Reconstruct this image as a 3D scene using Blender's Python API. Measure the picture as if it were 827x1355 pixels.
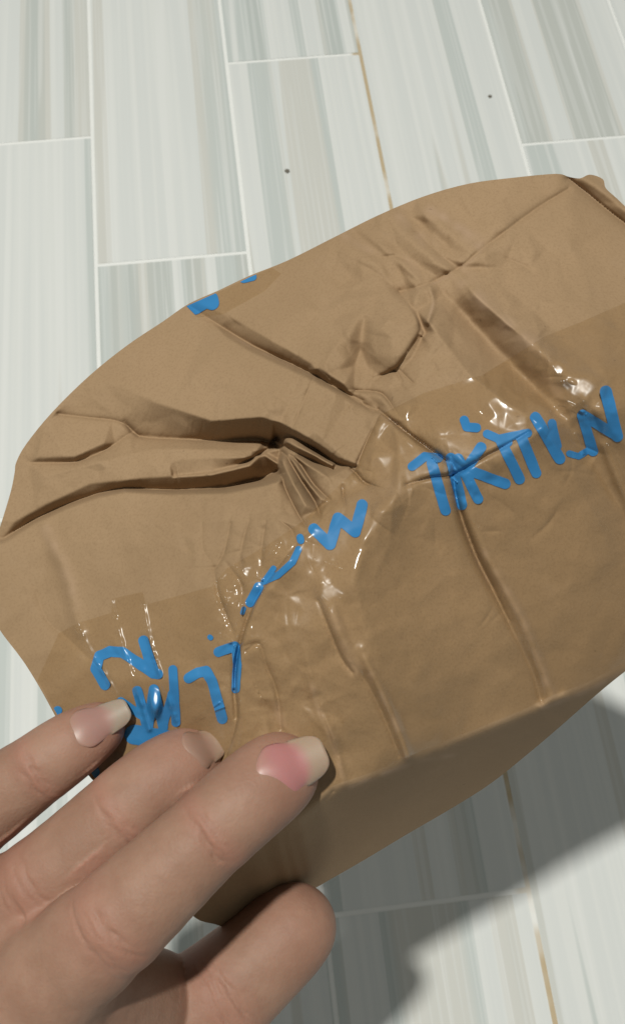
import bpy, bmesh, math
import numpy as np
from mathutils import Matrix, Vector
from mathutils.geometry import delaunay_2d_cdt

for o in list(bpy.data.objects):
    bpy.data.objects.remove(o)
SC = bpy.context.scene
COL = SC.collection
rng = np.random.default_rng(7)

# ------------------------------------------------------------------ camera
F = 1200.0                       # focal length in pixels of the 827 x 1355 frame
CX, CY = 413.5, 677.5
CAM_H = 0.72                     # lens height above the floor (m)
_fw = np.array([-353, 2680, F]); _fw /= np.linalg.norm(_fw)          # floor direction along the planks (lens axes)
_up = np.cross(np.array([1, .105, .06]), _fw); _up /= np.linalg.norm(_up)
if _up[2] > 0: _up = -_up
_rt = -np.cross(_fw, _up); _rt /= np.linalg.norm(_rt)
M3 = np.array([_rt, _fw, _up])   # lens axes (right, up, forward) -> world
CAM = np.array([0, 0, CAM_H])

def W(v):                        # lens-space metres -> world
    return np.asarray(v) @ M3.T + CAM
def ray(px, py):
    px = np.asarray(px, float); py = np.asarray(py, float)
    return np.stack([(px - CX) / F, -(py - CY) / F, np.ones_like(px)], -1)
def P(px, py, mm):               # a point seen at (px,py), mm along the lens axis -> lens space, mm
    return ray(px, py) * np.asarray(mm, float)[..., None]
def floor_at(px, py):
    r = ray(px, py); t = -CAM_H / (r @ _up)
    return W(r * t)

cam = bpy.data.cameras.new('camera')
cam.sensor_fit = 'VERTICAL'; cam.sensor_height = 24; cam.lens = F / 1355 * 24
cam.clip_start = 0.01; cam.clip_end = 50
cam.dof.use_dof = True; cam.dof.focus_distance = 0.23
cam.dof.aperture_fstop = (cam.lens / 1000) / 0.0007
camo = bpy.data.objects.new('camera', cam); COL.objects.link(camo)
m = Matrix.Identity(4)
for i in range(3):
    m[i][0] = M3[i][0]; m[i][1] = M3[i][1]; m[i][2] = -M3[i][2]; m[i][3] = CAM[i]
camo.matrix_world = m
SC.camera = camo

# ------------------------------------------------------------------ light: one ceiling bulb, dim room
w = bpy.data.worlds.new('World'); SC.world = w; w.use_nodes = True
bg = w.node_tree.nodes['Background']
bg.inputs[0].default_value = (0.98, 1.0, 0.93, 1); bg.inputs[1].default_value = 0.19
_S = floor_at(565, 1290); _B = W(P(440, 1210, 240.) / 1000)
_L = (_B - _S) / np.linalg.norm(_B - _S)
LAMP = _S + _L * (3.2 / _L[2])
ld = bpy.data.lights.new('ceiling_bulb', 'POINT'); ld.energy = 318; ld.shadow_soft_size = 0.055
ld.color = (1.0, 0.982, 0.915)
lo = bpy.data.objects.new('ceiling_bulb', ld); lo.location = LAMP; COL.objects.link(lo)
SC.view_settings.view_transform = 'Standard'; SC.view_settings.look = 'None'
SC.view_settings.gamma = 1; SC.view_settings.use_curve_mapping = False
SC.view_settings.exposure = 0.0

# ------------------------------------------------------------------ helpers
def empty(name, loc, label=None, cat=None, kind=None):
    o = bpy.data.objects.new(name, None); o.location = loc; o.empty_display_size = .02
    COL.objects.link(o); tag(o, label, cat, kind); return o
def tag(o, label=None, cat=None, kind=None, group=None):
    for k, v in (('label', label), ('category', cat), ('kind', kind), ('group', group)):
        if v: o[k] = v
def mesh_obj(name, verts, faces, mat, parent=None, smooth=True):
    me = bpy.data.meshes.new(name)
    v = np.asarray(verts, float)
    off = np.array(parent.location) if parent else np.zeros(3)
    me.from_pydata((v - off).tolist(), [], [list(map(int, f)) for f in faces])
    me.materials.append(mat)
    if smooth: me.polygons.foreach_set('use_smooth', np.ones(len(me.polygons), bool))
    me.update()
    o = bpy.data.objects.new(name, me); COL.objects.link(o)
    if parent: o.parent = parent
    return o
def fattr(me, name, vals):
    a = me.attributes.new(name, 'FLOAT', 'POINT'); a.data.foreach_set('value', np.asarray(vals, np.float32))

class NT:                        # tiny node-tree builder
    def __init__(s, name):
        s.mat = bpy.data.materials.new(name); s.mat.use_nodes = True
        s.t = s.mat.node_tree; s.t.nodes.clear()
        s.out = s.n('ShaderNodeOutputMaterial')
    def n(s, typ, **kw):
        x = s.t.nodes.new(typ)
        for k, v in kw.items():
            if k.startswith('i_'): x.inputs[k[2:].replace('_', ' ')].default_value = v
            else: setattr(x, k, v)
        return x
    def l(s, a, b): s.t.links.new(a, b)
    def math(s, op, a, b=None, c=None, clamp=False):
        x = s.n('ShaderNodeMath', operation=op, use_clamp=clamp)
        for i, v in enumerate((a, b, c)):
            if v is None: continue
            if isinstance(v, (int, float)): x.inputs[i].default_value = v
            else: s.l(v, x.inputs[i])
        return x.outputs[0]
    def mix(s, f, a, b, mode='MIX'):
        x = s.n('ShaderNodeMix', data_type='RGBA', blend_type=mode)
        for i, v in ((0, f), (6, a), (7, b)):
            if isinstance(v, (int, float)): x.inputs[i].default_value = v
            elif isinstance(v, tuple): x.inputs[i].default_value = v + (1,) if len(v) == 3 else v
            else: s.l(v, x.inputs[i])
        return x.outputs[2]
    def noise(s, vec, scale, detail=3, rough=.5):
        x = s.n('ShaderNodeTexNoise'); x.inputs['Scale'].default_value = scale
        x.inputs['Detail'].default_value = detail; x.inputs['Roughness'].default_value = rough
        s.l(vec, x.inputs['Vector']); return x.outputs['Fac']
    def ramp(s, f, a, b):        # smooth 0..1 between a and b
        x = s.n('ShaderNodeMapRange', interpolation_type='SMOOTHSTEP')
        x.inputs[1].default_value = a; x.inputs[2].default_value = b
        s.l(f, x.inputs[0]); return x.outputs[0]
    def attr(s, name): return s.n('ShaderNodeAttribute', attribute_name=name).outputs['Fac']
    def bump(s, h, strength, dist, base=None):
        x = s.n('ShaderNodeBump'); x.inputs['Strength'].default_value = strength
        x.inputs['Distance'].default_value = dist; s.l(h, x.inputs['Height'])
        if base is not None: s.l(base, x.inputs['Normal'])
        return x.outputs[0]

# ------------------------------------------------------------------ materials
def mat_cardboard():
    t = NT('kraft_cardboard'); co = t.n('ShaderNodeTexCoord').outputs['Object']
    big = t.noise(co, 14, 3); fine = t.noise(co, 1500, 3, .7); mid = t.noise(co, 120, 4, .6)
    c = t.mix(t.ramp(big, .3, .7), (.278, .184, .102), (.320, .214, .122))
    c = t.mix(t.math('MULTIPLY', t.ramp(fine, .42, .72), .34), c, (.20, .125, .066))
    c = t.mix(t.math('MULTIPLY', t.ramp(mid, .5, .8), .20), c, (.34, .235, .145))
    c = t.mix(t.math('MULTIPLY', t.attr('wear_and_light'), .55), c, (.42, .29, .20))  # paler rubbed crests; lit rib stripes are painted in here too
    st = t.n('ShaderNodeMapping'); t.l(co, st.inputs[0]); st.inputs['Scale'].default_value = (1, .08, 1)
    sp = t.noise(co, 420, 1); c = t.mix(t.math('MULTIPLY', t.ramp(sp, .79, .83), .4), c, (.12, .075, .04))
    b = t.n('ShaderNodeBsdfPrincipled', i_Roughness=.78); b.inputs['Specular IOR Level'].default_value = .25
    t.l(c, b.inputs['Base Color'])
    t.l(t.bump(t.math('ADD', t.math('MULTIPLY', fine, .35), mid), .22, .0006), b.inputs['Normal'])
    t.l(b.outputs[0], t.out.inputs[0]); return t.mat

def mat_tape():
    t = NT('printed_clear_tape'); co = t.n('ShaderNodeTexCoord').outputs['Object']
    ink = t.attr('ink'); n = t.noise(co, 260, 3)
    ink = t.math('ADD', ink, t.math('MULTIPLY', t.math('SUBTRACT', n, .5), 2.0))
    m1 = t.math('SUBTRACT', 1.0, t.ramp(ink, -.6, .6))
    bmp = t.bump(t.noise(co, 70, 3), .20, .0006)
    gl = t.n('ShaderNodeBsdfGlossy'); t.l(t.math('ADD', t.math('ADD', .15, t.math('MULTIPLY', t.attr('scuff'), .40)), t.math('MULTIPLY', t.ramp(t.noise(co, 110, 3), .42, .68), .24)), gl.inputs['Roughness'])
    t.l(bmp, gl.inputs['Normal'])
    tr = t.n('ShaderNodeBsdfTransparent'); tr.inputs[0].default_value = (.958, .932, .875, 1)
    df = t.n('ShaderNodeBsdfDiffuse')
    t.l(t.mix(t.ramp(t.noise(co, 60, 2), .3, .7), (.030, .180, .41), (.040, .215, .47)), df.inputs[0])
    mx = t.n('ShaderNodeMixShader'); t.l(t.math('MULTIPLY', m1, .95), mx.inputs[0]); t.l(tr.outputs[0], mx.inputs[1]); t.l(df.outputs[0], mx.inputs[2])
    fr = t.n('ShaderNodeFresnel', i_IOR=1.48); t.l(bmp, fr.inputs['Normal'])
    m2 = t.n('ShaderNodeMixShader'); t.l(t.math('MULTIPLY', fr.outputs[0], t.math('SUBTRACT', 1.0, t.n('ShaderNodeNewGeometry').outputs['Backfacing'])), m2.inputs[0])
    t.l(mx.outputs[0], m2.inputs[1]); t.l(gl.outputs[0], m2.inputs[2])
    t.l(m2.outputs[0], t.out.inputs[0]); return t.mat

def mat_skin():
    t = NT('skin'); co = t.n('ShaderNodeTexCoord').outputs['Object']
    n1 = t.noise(co, 60, 5, .65); n2 = t.noise(co, 260, 3, .6)
    c = t.mix(t.ramp(n1, .3, .7), (.275, .157, .107), (.342, .207, .146))
    c = t.mix(t.math('MULTIPLY', t.ramp(n2, .5, .8), .25), c, (.25, .135, .092))
    c = t.mix(t.math('MULTIPLY', t.attr('flush'), .55), c, (.37, .155, .115))
    vo = t.n('ShaderNodeTexVoronoi', feature='DISTANCE_TO_EDGE'); vo.inputs['Scale'].default_value = 900
    t.l(co, vo.inputs['Vector'])
    b = t.n('ShaderNodeBsdfPrincipled', i_Roughness=.58); b.inputs['Specular IOR Level'].default_value = .28
    b.inputs['Subsurface Weight'].default_value = .25; b.inputs['Subsurface Radius'].default_value = (1, .35, .2)
    b.inputs['Subsurface Scale'].default_value = .003
    t.l(c, b.inputs['Base Color'])
    bm = t.bump(vo.outputs['Distance'], .25, .0003); bm = t.bump(n2, .25, .0008, bm)
    t.l(bm, b.inputs['Normal']); t.l(b.outputs[0], t.out.inputs[0]); return t.mat

def mat_nail(name, bed, tip):
    t = NT(name); co = t.n('ShaderNodeTexCoord').outputs['Object']
    v = t.attr('along'); n = t.noise(co, 200, 2)
    v = t.math('ADD', v, t.math('MULTIPLY', t.math('SUBTRACT', n, .5), .10))
    u = t.attr('across')
    moon = t.mix(t.ramp(v, .0, .40), tuple(.25 * x + .75 * y for x, y in zip(bed, (.36, .22, .165))), bed)
    c = t.mix(t.ramp(t.math('SUBTRACT', v, t.math('MULTIPLY', t.math('MULTIPLY', u, u), -.12)), .62, .84), moon, tip)
    b = t.n('ShaderNodeBsdfPrincipled', i_Roughness=.42); b.inputs['Coat Weight'].default_value = .0
    b.inputs['Coat Roughness'].default_value = .25
    b.inputs['Subsurface Weight'].default_value = .15; b.inputs['Subsurface Scale'].default_value = .002
    t.l(c, b.inputs['Base Color']); t.l(b.outputs[0], t.out.inputs[0]); return t.mat

def mat_tile():
    t = NT('striped_glazed_tile'); co = t.n('ShaderNodeTexCoord').outputs['Object']
    oi = t.n('ShaderNodeObjectInfo'); rnd = oi.outputs['Random']
    sc = t.n('ShaderNodeSeparateColor'); t.l(oi.outputs['Color'], sc.inputs[0]); dark = sc.outputs[0]
    mp = t.n('ShaderNodeMapping'); t.l(co, mp.inputs[0]); mp.inputs['Scale'].default_value = (1, .010, 1)
    cb = t.n('ShaderNodeCombineXYZ'); t.l(t.math('MULTIPLY', rnd, 37.0), cb.inputs[0]); t.l(t.math('MULTIPLY', rnd, 11.0), cb.inputs[1])
    ad = t.n('ShaderNodeVectorMath', operation='ADD'); t.l(mp.outputs[0], ad.inputs[0]); t.l(cb.outputs[0], ad.inputs[1])
    a = t.noise(ad.outputs[0], 34, 1., .5); b_ = t.noise(ad.outputs[0], 120, 1.5, .5); c_ = t.noise(ad.outputs[0], 22, 1, .5); d_ = t.noise(ad.outputs[0], 300, 1, .5)
    thr = t.math('SUBTRACT', .56, t.math('MULTIPLY', dark, .13))
    m1 = t.ramp(t.math('SUBTRACT', a, thr), -.006, .01)
    m3 = t.ramp(t.math('SUBTRACT', a, t.math('ADD', thr, .075)), -.01, .015)
    white = t.mix(t.ramp(b_, .42, .58), (.68, .705, .695), (.715, .735, .72))
    grey = t.mix(t.ramp(c_, .46, .54), (.53, .575, .56), (.615, .615, .575))
    c = t.mix(t.math('MULTIPLY', m1, .85), white, grey)
    c = t.mix(t.math('MULTIPLY', m3, t.math('MULTIPLY', dark, .5)), c, (.45, .49, .47))
    c = t.mix(t.math('MULTIPLY', t.ramp(d_, .54, .60), .30), c, (.72, .74, .73))
    c = t.mix(t.math('MULTIPLY', t.ramp(b_, .60, .64), .4), c, (.76, .775, .765))
    p = t.n('ShaderNodeBsdfPrincipled', i_Roughness=.5); p.inputs['Specular IOR Level'].default_value = .15
    t.l(c, p.inputs['Base Color'])
    t.l(t.bump(t.noise(co, 60, 3), .05, .001), p.inputs['Normal'])
    t.l(p.outputs[0], t.out.inputs[0]); return t.mat

def mat_grout(stain_x):
    t = NT('grout'); co = t.n('ShaderNodeTexCoord').outputs['Object']
    sx = t.n('ShaderNodeSeparateXYZ'); t.l(co, sx.inputs[0])
    d = t.math('ABSOLUTE', t.math('SUBTRACT', sx.outputs[0], stain_x))
    mp = t.n('ShaderNodeMapping'); t.l(co, mp.inputs[0]); mp.inputs['Scale'].default_value = (1, 1, 1)
    m1 = t.math('MULTIPLY', t.math('SUBTRACT', 1.0, t.ramp(d, .006, .012)), t.ramp(t.noise(mp.outputs[0], 14, 3), .30, .55))
    c = t.mix(t.noise(co, 50, 3), (.80, .815, .80), (.85, .86, .84))
    c = t.mix(t.math('MULTIPLY', m1, .85), c, (.46, .34, .17))
    p = t.n('ShaderNodeBsdfPrincipled', i_Roughness=.8); t.l(c, p.inputs['Base Color'])
    t.l(p.outputs[0], t.out.inputs[0]); return t.mat

# ------------------------------------------------------------------ floor: grout bed with glazed plank tiles
U0, PITCH, TL, GR = -0.1335, 0.1508, 0.4385, 0.0022
STAIN = U0 + 2 * PITCH
fl = mesh_obj('floor', [(-1.6, -1.2, -.0006), (1.8, -1.2, -.0006), (1.8, 2.2, -.0006), (-1.6, 2.2, -.0006)], [(0, 1, 2, 3)], mat_grout(STAIN), smooth=False)
tag(fl, 'floor of glossy white and grey striped plank tiles', None, 'structure')
bm = bmesh.new(); bmesh.ops.create_cube(bm, size=1)
for v in bm.verts: v.co = Vector((v.co.x * (PITCH - GR), v.co.y * (TL - GR), v.co.z * .008 - .004))
bmesh.ops.bevel(bm, geom=[e for e in bm.edges], offset=.0008, segments=2, affect='EDGES')
tile_me = bpy.data.meshes.new('tile'); bm.to_mesh(tile_me); bm.free(); tile_me.materials.append(mat_tile())
ROW = {-1: .782, 0: .610, 1: .877, 2: .645, 3: .722, 4: .80}
DARK = {(-1, 0): .8, (0, -1): 1., (1, 0): 1., (3, 0): 1.1, (2, 0): .05, (0, 0): .10, (-1, -1): .25, (1, -1): .12, (3, -1): .15, (1, -2): .55, (2, -1): .35, (0, -2): .7, (2, -2): .1, (1, -3): .15}
for k in range(-9, 10):
    v0 = ROW.get(k, (.61 + .27 * k) % TL)
    for j in range(-4, 4):
        y0 = v0 + j * TL
        if y0 > 2.1 or y0 < -1.1: continue
        o = bpy.data.objects.new('tile', tile_me); COL.objects.link(o); o.parent = fl
        o.location = (U0 + (k + .5) * PITCH, y0 + TL / 2, rng.uniform(-.0002, .0002))
        dk = DARK.get((k, j), float(rng.uniform(0, .8)))
        o.color = (dk, rng.uniform(), 0, 1)

# ------------------------------------------------------------------ parcel: relief of the crushed carton
X0, Y0, X1, Y1 = -60, 180, 1400, 1290
GW, GH = X1 - X0 + 1, Y1 - Y0 + 1
GX, GY = np.meshgrid(np.arange(X0, X1 + 1, dtype=np.float32), np.arange(Y0, Y1 + 1, dtype=np.float32))

def blur(a, s):
    r = int(math.ceil(3 * s)); k = np.exp(-.5 * (np.arange(-r, r + 1) / s) ** 2); k /= k.sum()
    for ax in (0, 1):
        p = np.pad(a, [(r, r) if i == ax else (0, 0) for i in (0, 1)], mode='edge')
        out = np.zeros_like(a)
        for i, kk in enumerate(k):
            out += kk * (p[i:i + a.shape[0], :] if ax == 0 else p[:, i:i + a.shape[1]])
        a = out
    return a
def tin(lines, fill=0.):         # breaklines of (x, y, value) -> grid, linear in each triangle
    seen = {}
    for L in lines:              # lines are sampled densely, so triangles do not bridge them
        for k, a in enumerate(L):
            b = L[min(k + 1, len(L) - 1)]; n = max(1, int(math.hypot(b[0] - a[0], b[1] - a[1]) / 3.))
            for t in range(n):
                p = [a[c] + (b[c] - a[c]) * t / n for c in range(3)]; key = (round(p[0] / 1.5), round(p[1] / 1.5))
                seen.setdefault(key, []).append(p)
    A = np.array([np.mean(q, 0) for q in seen.values()]); A[:, :2] += rng.uniform(-.15, .15, (len(A), 2))
    vo, _, fo, ov, _, _ = delaunay_2d_cdt([Vector(p) for p in A[:, :2].tolist()], [], [], 0, 1e-3)
    z = [float(np.mean([A[q, 2] for q in o])) for o in ov]
    out = np.full((GH, GW), fill, np.float32)
    for f in fo:
        a, b, c = [vo[i] for i in f]
        xs = [a.x, b.x, c.x]; ys = [a.y, b.y, c.y]
        x0 = max(int(min(xs)) - X0, 0); x1 = min(int(max(xs)) + 2 - X0, GW); y0 = max(int(min(ys)) - Y0, 0); y1 = min(int(max(ys)) + 2 - Y0, GH)
        if x1 <= x0 or y1 <= y0: continue
        gx, gy = GX[y0:y1, x0:x1], GY[y0:y1, x0:x1]
        d = (b.y - c.y) * (a.x - c.x) + (c.x - b.x) * (a.y - c.y)
        if abs(d) < 1e-9: continue
        l1 = ((b.y - c.y) * (gx - c.x) + (c.x - b.x) * (gy - c.y)) / d
        l2 = ((c.y - a.y) * (gx - c.x) + (a.x - c.x) * (gy - c.y)) / d
        l3 = 1 - l1 - l2; ok = (l1 > -1e-4) & (l2 > -1e-4) & (l3 > -1e-4)
        out[y0:y1, x0:x1][ok] = (l1 * z[f[0]] + l2 * z[f[1]] + l3 * z[f[2]])[ok]
    return out
def line_field(pts, reach):      # signed distance (positive = right of travel / below when going right), weight
    n = [(p[0], p[1], p[2] if len(p) > 2 else 1.) for p in pts]
    xs = [p[0] for p in n]; ys = [p[1] for p in n]
    x0 = max(int(min(xs) - reach) - X0, 0); x1 = min(int(max(xs) + reach) + 1 - X0, GW)
    y0 = max(int(min(ys) - reach) - Y0, 0); y1 = min(int(max(ys) + reach) + 1 - Y0, GH)
    if x1 <= x0 or y1 <= y0: return None
    gx, gy = GX[y0:y1, x0:x1], GY[y0:y1, x0:x1]
    best = np.full(gx.shape, 1e9, np.float32); sd = np.zeros_like(best); wt = np.zeros_like(best)
    for a, b in zip(n[:-1], n[1:]):
        ex, ey = b[0] - a[0], b[1] - a[1]; L = ex * ex + ey * ey + 1e-9
        t = np.clip(((gx - a[0]) * ex + (gy - a[1]) * ey) / L, 0, 1)
        d = np.hypot(gx - a[0] - t * ex, gy - a[1] - t * ey)
        s = np.sign(ex * (gy - a[1]) - ey * (gx - a[0])); m_ = d < best
        best[m_] = d[m_]; sd[m_] = (d * s)[m_]; wt[m_] = (a[2] + t * (b[2] - a[2]))[m_]
    return (slice(y0, y1), slice(x0, x1)), sd, wt
def smooth_line(pts, n=3):       # Catmull-Rom, so folds run as curves
    p = np.array([(q[0], q[1], q[2] if len(q) > 2 else 1.) for q in pts], float)
    if len(p) < 3: return [tuple(q) for q in p]
    e = np.vstack([2 * p[0] - p[1], p, 2 * p[-1] - p[-2]]); out = []
    for i in range(1, len(e) - 2):
        for t in np.linspace(0, 1, n, endpoint=False):
            out.append(tuple(.5 * (2 * e[i] + (e[i + 1] - e[i - 1]) * t + (2 * e[i - 1] - 5 * e[i] + 4 * e[i + 1] - e[i + 2]) * t ** 2 + (3 * e[i] - e[i - 1] - 3 * e[i + 1] + e[i + 2]) * t ** 3)))
    return out + [tuple(p[-1])]
def fold(H, pts, amp, wa, wb):   # pushed in by amp mm at the line, easing out over wa px above/left, wb px below/right
    r = line_field(smooth_line(pts), 4.5 * max(wa, wb))
    if r is None: return
    sl, s, w_ = r
    H[sl] += 1.6 * amp * w_ * np.exp(-np.where(s < 0, -s / wa, s / wb))
def ridge(H, pts, amp, wd):      # raised by amp mm, rounded
    r = line_field(smooth_line(pts), 3.2 * wd)
    if r is None: return
    sl, s, w_ = r; H[sl] -= 1.2 * amp * w_ * np.exp(-(s / wd) ** 2)
def soft_noise(s, amp):
    n = blur(rng.standard_normal((GH, GW)).astype(np.float32), s); return n / n.std() * amp

OUT = [(735,230),(752,234),(767,236),(780,231),(797,237),(801,249),(815,262),(835,281),(862,304),(960,362),(1110,440),(1250,525),(1310,590),(1290,640),(1180,700),(1050,765),(960,812),(884,854),(850,872),(827,888),(790,918),
 (740,962),(700,996),(650,1036),(600,1068),(540,1103),(480,1139),(440,1162),(400,1185),(360,1207),(330,1221),(305,1228),(285,1223),(258,1214),(232,1180),(205,1130),(160,1065),
 (121,1030),(100,998),(75,950),(52,908),(30,873),(0,833),(-12,805),(-14,760),(-7,720),(3,690),(15,650),(20,625),(22,612),(35,588),(70,545),(120,496),(170,456),(215,426),
 (250,402),(290,384),(330,365),(380,345),(440,315),(500,285),(560,260),(620,243),(680,235)]
RIM = [(290,1040),(300,1000),(314,950),(311,905),(317,855),(338,795),(372,745),(410,703),(470,668),(540,640),(620,606),(700,572),(760,552),(830,534),(920,505),(1100,465)]
LOW = [(232,1180),(300,1098),(352,1085),(396,1082),(441,1047),(500,1027),(545,1007),(620,976),(690,948),(716,938),(730,929),(775,913),(827,885),(850,872)]

base = [
 # outer ring, outside the outline
 [(735,190,258),(800,205,262),(880,260,262),(1000,350,258),(1270,500,254),(1370,590,252),(1300,690,252),(1180,740,254),(960,850,252),(860,895,249)],
 [(735,190,258),(620,205,262),(500,245,264),(380,305,263),(250,365,262),(120,455,262),(30,540,260),(-30,620,256),(-55,720,246),(-50,820,240),(20,920,236),(80,1020,234),(180,1150,234),(230,1240,240),(305,1268,256),(440,1205,290),(600,1110,296),(740,1000,280),(860,895,249)],
 # front rim and the bottom edge
 [(290,1040,222),(300,1000,218),(314,950,213),(311,905,211),(317,855,210),(338,795,209),(372,745,208.5),(410,703,209),(470,668,209.5),(540,640,208),(620,606,207),(700,572,208.5),(760,552,210.5),(830,534,215),(920,505,222),(1100,465,234)],
 [(232,1180,234),(300,1098,219),(352,1085,216.5),(396,1082,216),(441,1047,214.5),(500,1027,217),(545,1007,219),(620,976,224.5),(690,948,229.5),(716,938,231),(730,929,231.5),(775,913,235),(827,885,239.5),(1010,775,247),(1150,705,252)],
 # front wall: brighter bulge on the left, flatter main part on the right
 [(530,643,207),(484,715,203.6),(468,770,202.2),(493,870,204.6),(541,1003,214.5)],
 [(410,760,206.5),(405,850,207.5),(420,960,211)],
 [(345,900,211),(350,1000,213)],
 [(600,800,216.5),(640,880,221.8)],[(760,640,216.5),(790,760,224.5),(827,830,232.5)],
 # lid
 [(640,440,228),(700,400,234),(760,330,246)],
 [(735,506,212.5),(765,499,213),(800,490,215)],
 [(560,420,228),(500,440,229),(520,520,220)],
 [(640,335,240),(530,385,238)],
 [(330,380,254),(400,440,240),(420,490,230)],[(300,500,236),(360,540,227)],
 [(180,480,252),(250,520,240)],
 [(100,600,247),(200,620,236),(300,650,222),(370,650,215)],
 [(60,720,243),(150,720,233.5),(260,720,222),(330,720,215)],
 [(60,790,241),(150,800,230),(240,800,220.2),(300,790,212.8)],
 [(90,860,233),(160,900,224),(240,900,217.5),(290,900,213.5)],
 [(112,985,231),(200,990,227),(262,985,225),(225,1060,232)],
]
H = blur(tin(base, 240.), 3.5)
delta = [
 [(-60,180,0),(1400,180,0),(1400,1290,0),(-60,1290,0),(-60,180,0)],
 [(60,560,0),(105,514,0),(155,508,0),(205,532,0),(280,557,0),(345,552,0),(372,560,.5),(392,570,.3),(422,588,.2),(448,606,.2),(472,613,0)],
 [(78,548,1.2),(120,553,2),(160,557,3),(183,576,5.5),(240,580,7.5),(300,582,9.5),(340,580,11.5),(364,584,13)],
 [(40,612,1.5),(100,612,2.2),(142,594,3),(174,573,4.5)],
 [(50,606,.4),(100,604,.4),(138,586,1.2)],
 [(60,630,0),(130,612,.8),(205,594,3),(280,595,5),(340,596,9)],
 [(205,618,3),(240,608,4),(280,606,5),(325,606,7),(350,602,11)],
 [(230,630,5.5),(280,624,6.5),(318,613,9),(352,598,12)],
 [(20,690,1.0),(60,668,1.0),(120,640,1.6),(200,632,3.5),(280,628,5.5),(330,616,8)],
 [(5,713,2.5),(45,688,3.5),(90,667,4.2),(130,653,5),(165,646,6),(230,648,8.5),(300,644,13),(345,634,17),(368,622,19)],
 [(8,718,.5),(47,693,.8),(92,672,1),(132,658,1.2),(166,651,1.5),(232,654,2.2),(300,652,2.5),(345,643,2.5),(374,636,3)],
 [(60,730,0),(150,700,0),(250,690,0),(330,690,0),(370,690,0)],
 # radiating pleats right of the hole
 [(362,584,18.60),(376,577,9.30),(388,578,5.42),(418,596,4.65),(445,613,3.41),(470,618,0.64)],
 [(380,585,4.65),(412,600,0.48),(440,615,0.48)],
 [(374,588,10.85),(390,598,5.27),(412,609,4.65),(441,621,2.48)],
 [(392,606,2.17),(415,620,0.16),(436,632,0.08)],
 [(381,600,6.98),(396,612,4.34),(414,640,3.41),(437,662,0.48)],
 [(387,609,3.41),(404,634,0.24),(424,660,0.00)],
 [(371,594,12.40),(381,606,5.89),(398,635,4.65),(417,664,3.41),(424,684,0.24)],
 [(373,610,5.27),(388,640,0.24),(404,668,0.00)],
 [(368,608,13.95),(369,620,7.75),(378,647,3.72),(394,679,2.17),(405,698,0.16)],
 # shoulder above the long crease
 [(262,400,0),(300,417,0),(340,439,0),(385,465,0),(420,486,0),(455,508,0)],
 [(251,408,.8),(302,438,2.6),(335,458,3.2),(383,480,3.4),(417,497,3),(444,513,2.4),(480,533,.8)],
 [(300,446,.5),(335,467,.5),(383,489,.3),(417,505,.1),(444,520,0)],
 # band dipping away between two ribs, running over the rim
 [(545,420,0),(600,510,0),(650,560,0),(700,590,0),(740,690,0),(780,760,0)],
 [(566,425,-1.1),(620,495,-1.3),(665,530,-1.2),(715,560,-.7),(745,610,-.5),(790,690,-.4),(815,750,0)],
 [(582,383,2.4),(622,425,5.4),(662,467,6.2),(702,507,5.4),(743,552,3.8),(785,610,2.6),(830,690,1.8),(870,760,0)],
 [(606,364,-.4),(628,390,-2.6),(670,428,-3.0),(715,463,-2.4),(760,510,-1),(827,590,-.6),(880,680,0)],
 [(634,352,0),(655,372,0),(700,408,0),(745,450,0),(850,560,0)],
 # pressed ribs above the cross fold
 [(415,318,0),(460,292,0),(520,266,0),(570,258,0),(620,268,0),(655,300,0)],
 [(578,271,.3),(608,291,.7),(642,315,.4)],
 [(562,286,-1.3),(592,309,-1.7),(624,333,-.9)],
 [(534,279,.9),(566,304,1.3),(600,334,.9)],
 [(518,294,-1.1),(548,321,-1.6),(580,350,-.8)],
 [(488,298,.7),(520,322,1.0),(552,350,1.1),(575,364,.9)],
 [(476,304,-.4),(500,325,-.5),(534,352,-1.0),(560,377,-.7)],
 [(462,303,.4),(490,322,.8),(515,340,1.0),(535,365,1.0)],
 [(446,317,-.8),(476,335,-1.1),(500,350,-.6)],
 [(425,335,0),(460,360,.3),(500,380,.3)],
 # thumb-sized dent
 [(468,410,0),(446,437,0),(424,466,0),(416,488,0)],
 [(477,416,-.2),(464,440,-.4),(440,464,-.4),(430,481,-.2)],
 [(483,420,1.0),(479,442,3.0),(477,463,4.4),(469,485,3.8),(448,491,1.8)],
 [(492,420,.2),(490,442,.8),(494,462,1.6),(503,482,2),(514,488,1.5)],
 [(515,420,-.6),(518,445,-1.2),(523,468,-.6)],
 [(545,408,0),(555,437,-.4),(538,468,-.2),(522,486,.5)],
 [(552,412,1.2),(562,440,1.8),(545,473,1.6),(530,492,1.2)],
 [(505,548,0),(486,582,.5),(474,612,1),(490,650,0)],
]
D = tin(delta); _sm = np.zeros((GH, GW), np.float32)   # soft dents keep a wider radius than the hard folds
for q, wd in (([(470,330),(540,320),(610,300)], 42), ([(470,440),(500,450)], 30), ([(600,420),(680,490)], 26), ([(720,470),(790,600)], 40)):
    r = line_field(q, 3 * wd); _sm[r[0]] = np.maximum(_sm[r[0]], np.exp(-(r[1] / wd) ** 4))
D = blur(D, 1.1) * (1 - _sm) + blur(D, 3.6) * _sm
H = H + D * 1.55
V = lambda *a: fold(H, *a)
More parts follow.
